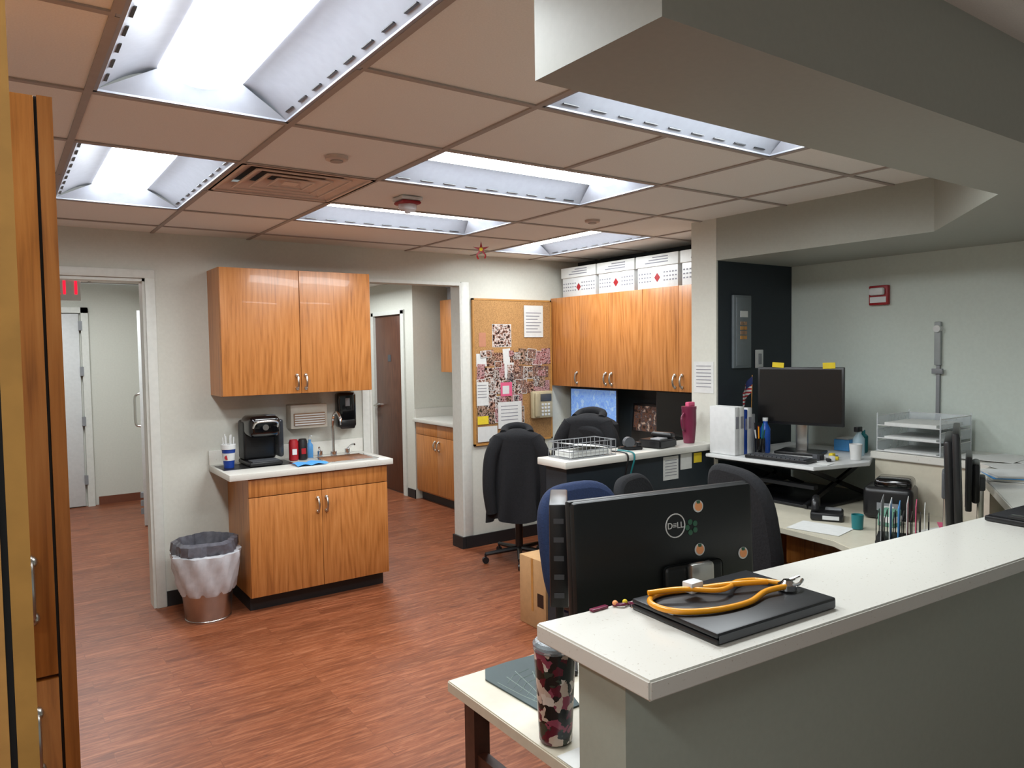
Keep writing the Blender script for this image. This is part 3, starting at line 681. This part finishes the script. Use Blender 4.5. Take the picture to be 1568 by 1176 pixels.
# ------------------------------------------------------------ electrical items on walls
b=B('electrical_panel');EP=mat('panel_gray',(105,113,117),.4);b.box(3.845,3.03,1.535,4.02,3.049,2.0,EP,.003);b.box(3.865,3.024,1.55,4.0,3.03,1.985,EP,.002)
for k in range(4):
    for c_ in (0,1): b.box(3.90+.035*c_,3.018,1.72+.03*k,3.925+.035*c_,3.024,1.742+.03*k,BRN if k%2 else LTSTR)
b.box(3.90,3.019,1.86,3.97,3.0235,1.9,PAP);b.done()
b=B('light_switch');b.box(4.08,3.04,1.53,4.16,3.049,1.65,WHT,.004);b.box(4.105,3.034,1.555,4.135,3.04,1.625,GRY,.003);b.done()
b=B('fire_alarm_strobe');b.box(4.45,2.37,1.915,4.4805,2.49,2.035,RED,.006);b.box(4.42,2.385,1.975,4.45,2.475,2.02,WHT,.01);b.box(4.447,2.38,1.93,4.4505,2.48,1.965,WHT);b.done()
b=B('wall_height_rod');RG=mat('rod_gray',(150,155,155),.4);b.box(4.455,2.065,1.55,4.479,2.10,1.80,RG,.004);b.cyl((4.44,2.08,1.76),.02,.04,WHT,axis='x');b.box(4.462,2.07,1.16,4.479,2.09,1.55,GRY,.002);b.box(4.45,2.05,1.5,4.465,2.11,1.53,GRY,.002);b.done()
b=B('ceiling_strobe',T(1.78,3.46,H-.001));b.box(-.06,-.06,-.02,.06,.06,-.002,WHT,.006);b.box(-.055,-.055,-.04,.055,.055,-.02,RED,.012);b.lathe((0,0,-.085),[(.02,0),(.045,.02),(.048,.046)],mat('strobe_lens',(230,230,235),.1,alpha=.6));b.cyl((0,0,-.08),.015,.05,WHT);b.done()
for x,y in ((1.17,2.89),(3.07,3.49)):
    b=B('ceiling_sprinkler');b.lathe((x,y,H-.018),[(.03,0),(.045,.004),(.047,.017),(0,.0172)],mat('sprink',(190,172,160),.4));b.lathe((x,y,H-.022),[(.026,0),(.026,.005),(0,.005)],TBAR);b.done()
b=B('hanging_bow_decoration',T(2.91,4.52,H-.07)@Rz(-35))
b.tube([(0,0,.0),(0,0,.069)],.001,WHT,seg=5)
for k in range(5):
    a=math.radians(90+72*k)
    b.prism([(0,-.013),(.06,0),(0,.013)],-.006,.006,RED,M=Rx(90)@Matrix.Rotation(a,4,'Z'))
b.tube(smoothpts([(0,0,0),(-.03,0,-.04),(-.02,.0,-.07)]),.006,RED,seg=6);b.tube(smoothpts([(0,0,0),(.03,0,-.04),(.025,.0,-.065)]),.006,RED,seg=6);b.cyl((0,-.01,0),.013,.02,YNOTE,axis='y',seg=12);b.done()
# ------------------------------------------------------------ right-hand desk clutter
b=B('binder_set')
x=3.60
for i,(w_,h_,m_) in enumerate(((.045,.29,WHT),(.045,.29,PAP),(.03,.27,BLU),(.045,.28,WHT),(.03,.24,GRY))):
    b.box(x,2.83,1.0215,x+w_-.003,3.02,1.0215+h_,m_,.003);b.box(x+.008,2.828,1.0215+h_*.55,x+w_-.011,2.83,1.0215+h_*.8,PAPT);x+=w_
b.done()
b=B('pen_cup',T(3.76,2.775,1.021));b.lathe((0,0,0),[(.030,0),(.033,.1),(.030,.1),(.028,.005),(0,.005)],BLKG)
for k in range(7):
    a=k*.9;b.tube([(.01*math.cos(a),.01*math.sin(a),.01),(.03*math.cos(a),.03*math.sin(a),.15+.02*(k%3))],.004,(BLU,RED,BLK,WHT,YEL,TEAL,GRN)[k],seg=6)
b.done()
b=B('water_bottle',T(3.85,2.80,1.021));b.lathe((0,0,0),[(.026,0),(.03,.01),(.03,.15),(.014,.18),(.014,.20),(0,.20)],mat('bottle_blue',(30,80,170),.2,alpha=.85));b.cyl((0,0,.195),.016,.02,WHT);b.done()
m,t,bs=newmat('flag_cloth');N=t.nodes;L=t.links;tc=N.new('ShaderNodeTexCoord');wv=N.new('ShaderNodeTexWave');wv.bands_direction='Z';wv.inputs['Scale'].default_value=14
L.new(tc.outputs['Object'],wv.inputs['Vector']);ra=N.new('ShaderNodeValToRGB');ra.color_ramp.interpolation='CONSTANT';ra.color_ramp.elements[0].color=C(180,28,42);ra.color_ramp.elements[1].position=.5;ra.color_ramp.elements[1].color=C(225,225,225)
L.new(wv.outputs['Color'],ra.inputs['Fac']);L.new(ra.outputs['Color'],bs.inputs['Base Color'])
b=B('desk_flag',T(3.93,2.97,1.021));b.cyl((0,0,0),.03,.01,BLK);b.tube([(0,0,.01),(.02,-.0,.47)],.003,LTSTR,seg=6)
b.grid(lambda u,v:(.017-.11*u,.015*math.sin(5*u),.46-.10*v-.10*u),10,4,m);b.grid(lambda u,v:(.017-.05*u,-.004+.015*math.sin(2*u),.462-.05*v-.04*u),5,3,mat('flag_blue',(36,48,100),.8));b.done()
b=B('file_tray_stack')
for k in range(3):
    z_=1.074+k*.072;x0,x1,y0,y1=4.07,4.42,1.88,2.22
    b.box(x0,y0,z_,x1,y1,z_+.003,GLASS)
    for q in ((x0,y0,x1,y0+.003),(x0,y1-.003,x1,y1),(x1-.003,y0,x1,y1)): b.box(q[0],q[1],z_,q[2],q[3],z_+.055,GLASS)
    b.tube([(x0,y1,z_+.055),(x0,y1,z_+.004),(x0,y0,z_+.004),(x0,y0,z_+.055)],.003,WHT,seg=5)
    b.tube([(x0,y0,z_+.055),(x1,y0,z_+.055),(x1,y1,z_+.055),(x0,y1,z_+.055)],.0025,WHT,seg=5)
    b.box(x0+.02,y0+.03,z_+.0035,x1-.03,y1-.03,z_+.008+.006*k,PAP)
    for q in ((x0,y0),(x0,y1),(x1,y0),(x1,y1)): b.cyl((q[0],q[1],z_),.004,.072,GLASS,seg=8)
b.done()
b=B('label_printer',T(3.88,2.04,.758)@Rz(20));b.box(-.11,-.12,0,.11,.12,.17,BLK,.03,4);b.box(-.09,-.11,.15,.09,.07,.215,BLKG,.025,3);b.box(-.1125,-.05,.05,-.11,.05,.09,GRY);b.box(-.114,-.03,.06,-.1125,.03,.075,PAP);b.done()
b=B('desk_telephone',T(3.58,2.22,.758)@Rz(-60));b.box(-.08,-.08,0,.08,.08,.045,BLK,.012);b.tube(smoothpts([(-.055,-.065,.055),(-.055,-.045,.095),(-.055,.045,.095),(-.055,.065,.055)]),.02,BLK,seg=10);b.box(-.01,.0,.045,.07,.06,.05,GRY,.002);b.box(-.02,-.082,.01,.06,-.078,.03,WHT)
b.done()
b=B('tissue_box');b.box(3.64,1.90,.758,3.72,1.98,.84,mat('sage',(100,148,128),.6),.004);b.box(3.64,1.898,.78,3.72,1.90,.81,PAP);b.box(3.638,1.91,.78,3.64,1.97,.81,PAP);b.done()
b=B('wipes_box');b.box(4.26,2.50,1.0215,4.40,2.60,1.09,SKYB,.004);b.box(4.27,2.51,1.09,4.39,2.59,1.10,WHT,.003);b.done()
b=B('spray_bottle',T(4.16,2.38,1.0215));b.lathe((0,0,0),[(.03,0),(.033,.02),(.033,.10),(.012,.13),(.012,.15),(0,.15)],mat('bottle_clear',(190,215,225),.1,alpha=.5));b.box(-.035,-.012,.14,.02,.012,.17,BLK,.004);b.done()
b=B('paper_cup',T(3.99,2.30,1.0215));b.lathe((0,0,0),[(.028,0),(.035,.09),(.032,.09),(.026,.005),(0,.005)],WHT);b.done()
b=B('hand_lotion_bottle',T(4.30,2.43,1.0215));b.lathe((0,0,0),[(.022,0),(.026,.01),(.026,.10),(.01,.115),(.01,.135),(0,.135)],TEAL);b.box(-.03,-.006,.13,.008,.006,.142,WHT,.002);b.done()
b=B('desk_clutter_items')
for i in range(10):
    x=3.83+.045*(i%5)+random.uniform(-.008,.008);y_=2.38+.06*(i//5)+random.uniform(-.008,.008)
    if i in (3,4): continue
    b.box(-.018,-.012,0,.018,.012,random.uniform(.01,.035),(BLK,WHT,YNOTE,BLU,PAP,GRYD)[i%6],.003,M=T(x-.02,y_-.02,1.0215)@Rz(random.uniform(0,90)))
b.box(-.05,-.035,0,.05,.035,.0015,PAP,M=T(3.72,2.325,1.0212)@Rz(10))
b.done()
b=B('loose_papers')
for i,(x,y_,a) in enumerate([(3.36,2.12,10),(3.36,2.6,4),(3.72,1.66,-10)]):
    b.box(-.10,-.13,0,.10,.13,.0015,PAP,M=T(x,y_,.7585)@Rz(a))
b.box(-.10,-.13,0,.10,.13,.0015,PINK,M=T(3.90,1.66,.7605)@Rz(30))
b.done()
b=B('counter_papers')
for i,(x,y_,z_,a) in enumerate([(4.2,1.40,1.0735,10),(4.3,1.62,1.0755,-20),(4.2,1.70,1.0775,5),(4.02,1.48,1.0775,50)]): b.box(-.105,-.14,0,.105,.14,.0015,PAP,M=T(x,y_,z_)@Rz(a))
b.done()
b=B('document_stack')
for k in range(5): b.box(-.10,-.13,.006*k,.10,.13,.006*k+.005,(PAP,CRM,SKYB,PAP,WHT)[k],M=T(3.68,1.36,1.0735)@Rz(28+4*k))
b.done()
b=B('clipboard',T(2.90,1.0,1.0735)@Rz(-3))
b.box(-.17,-.11,0,.17,.11,.018,BLK,.005);b.box(-.16,-.1,.018,.16,.1,.021,BLKM);b.box(-.165,-.04,.018,-.13,.04,.03,BLK,.003)
b.done()
b=B('paper_file_sorter',T(3.44,1.75,.758)@Rz(25))
for k in range(6):
    b.box(-.10,-.09+.035*k,.012,.10,-.087+.035*k,.17+.012*(k%3),(PAP,PINK,WHT,SKYB,PAP,GRY)[k])
b.box(-.11,-.11,0,.11,.11,.012,BLK,.003)
for k in range(7): b.tube([(-.105,-.105+.035*k,.012),(-.105,-.105+.035*k,.12),(.105,-.105+.035*k,.12),(.105,-.105+.035*k,.012)],.0025,BLK,seg=5)
b.done()
b=B('desk_mug',T(3.49,2.00,.7605));b.lathe((0,0,0),[(.026,0),(.029,.07),(.026,.07),(.022,.008),(0,.008)],TEAL);b.tube(smoothpts([(.028,0,.055),(.045,0,.045),(.045,0,.028),(.028,0,.018)]),.004,TEAL);b.done()
# ------------------------------------------------------------ world
w=bpy.data.worlds.new('w');bpy.context.scene.world=w;w.use_nodes=True
w.node_tree.nodes['Background'].inputs[0].default_value=(.88,.94,.92,1);w.node_tree.nodes['Background'].inputs[1].default_value=.30
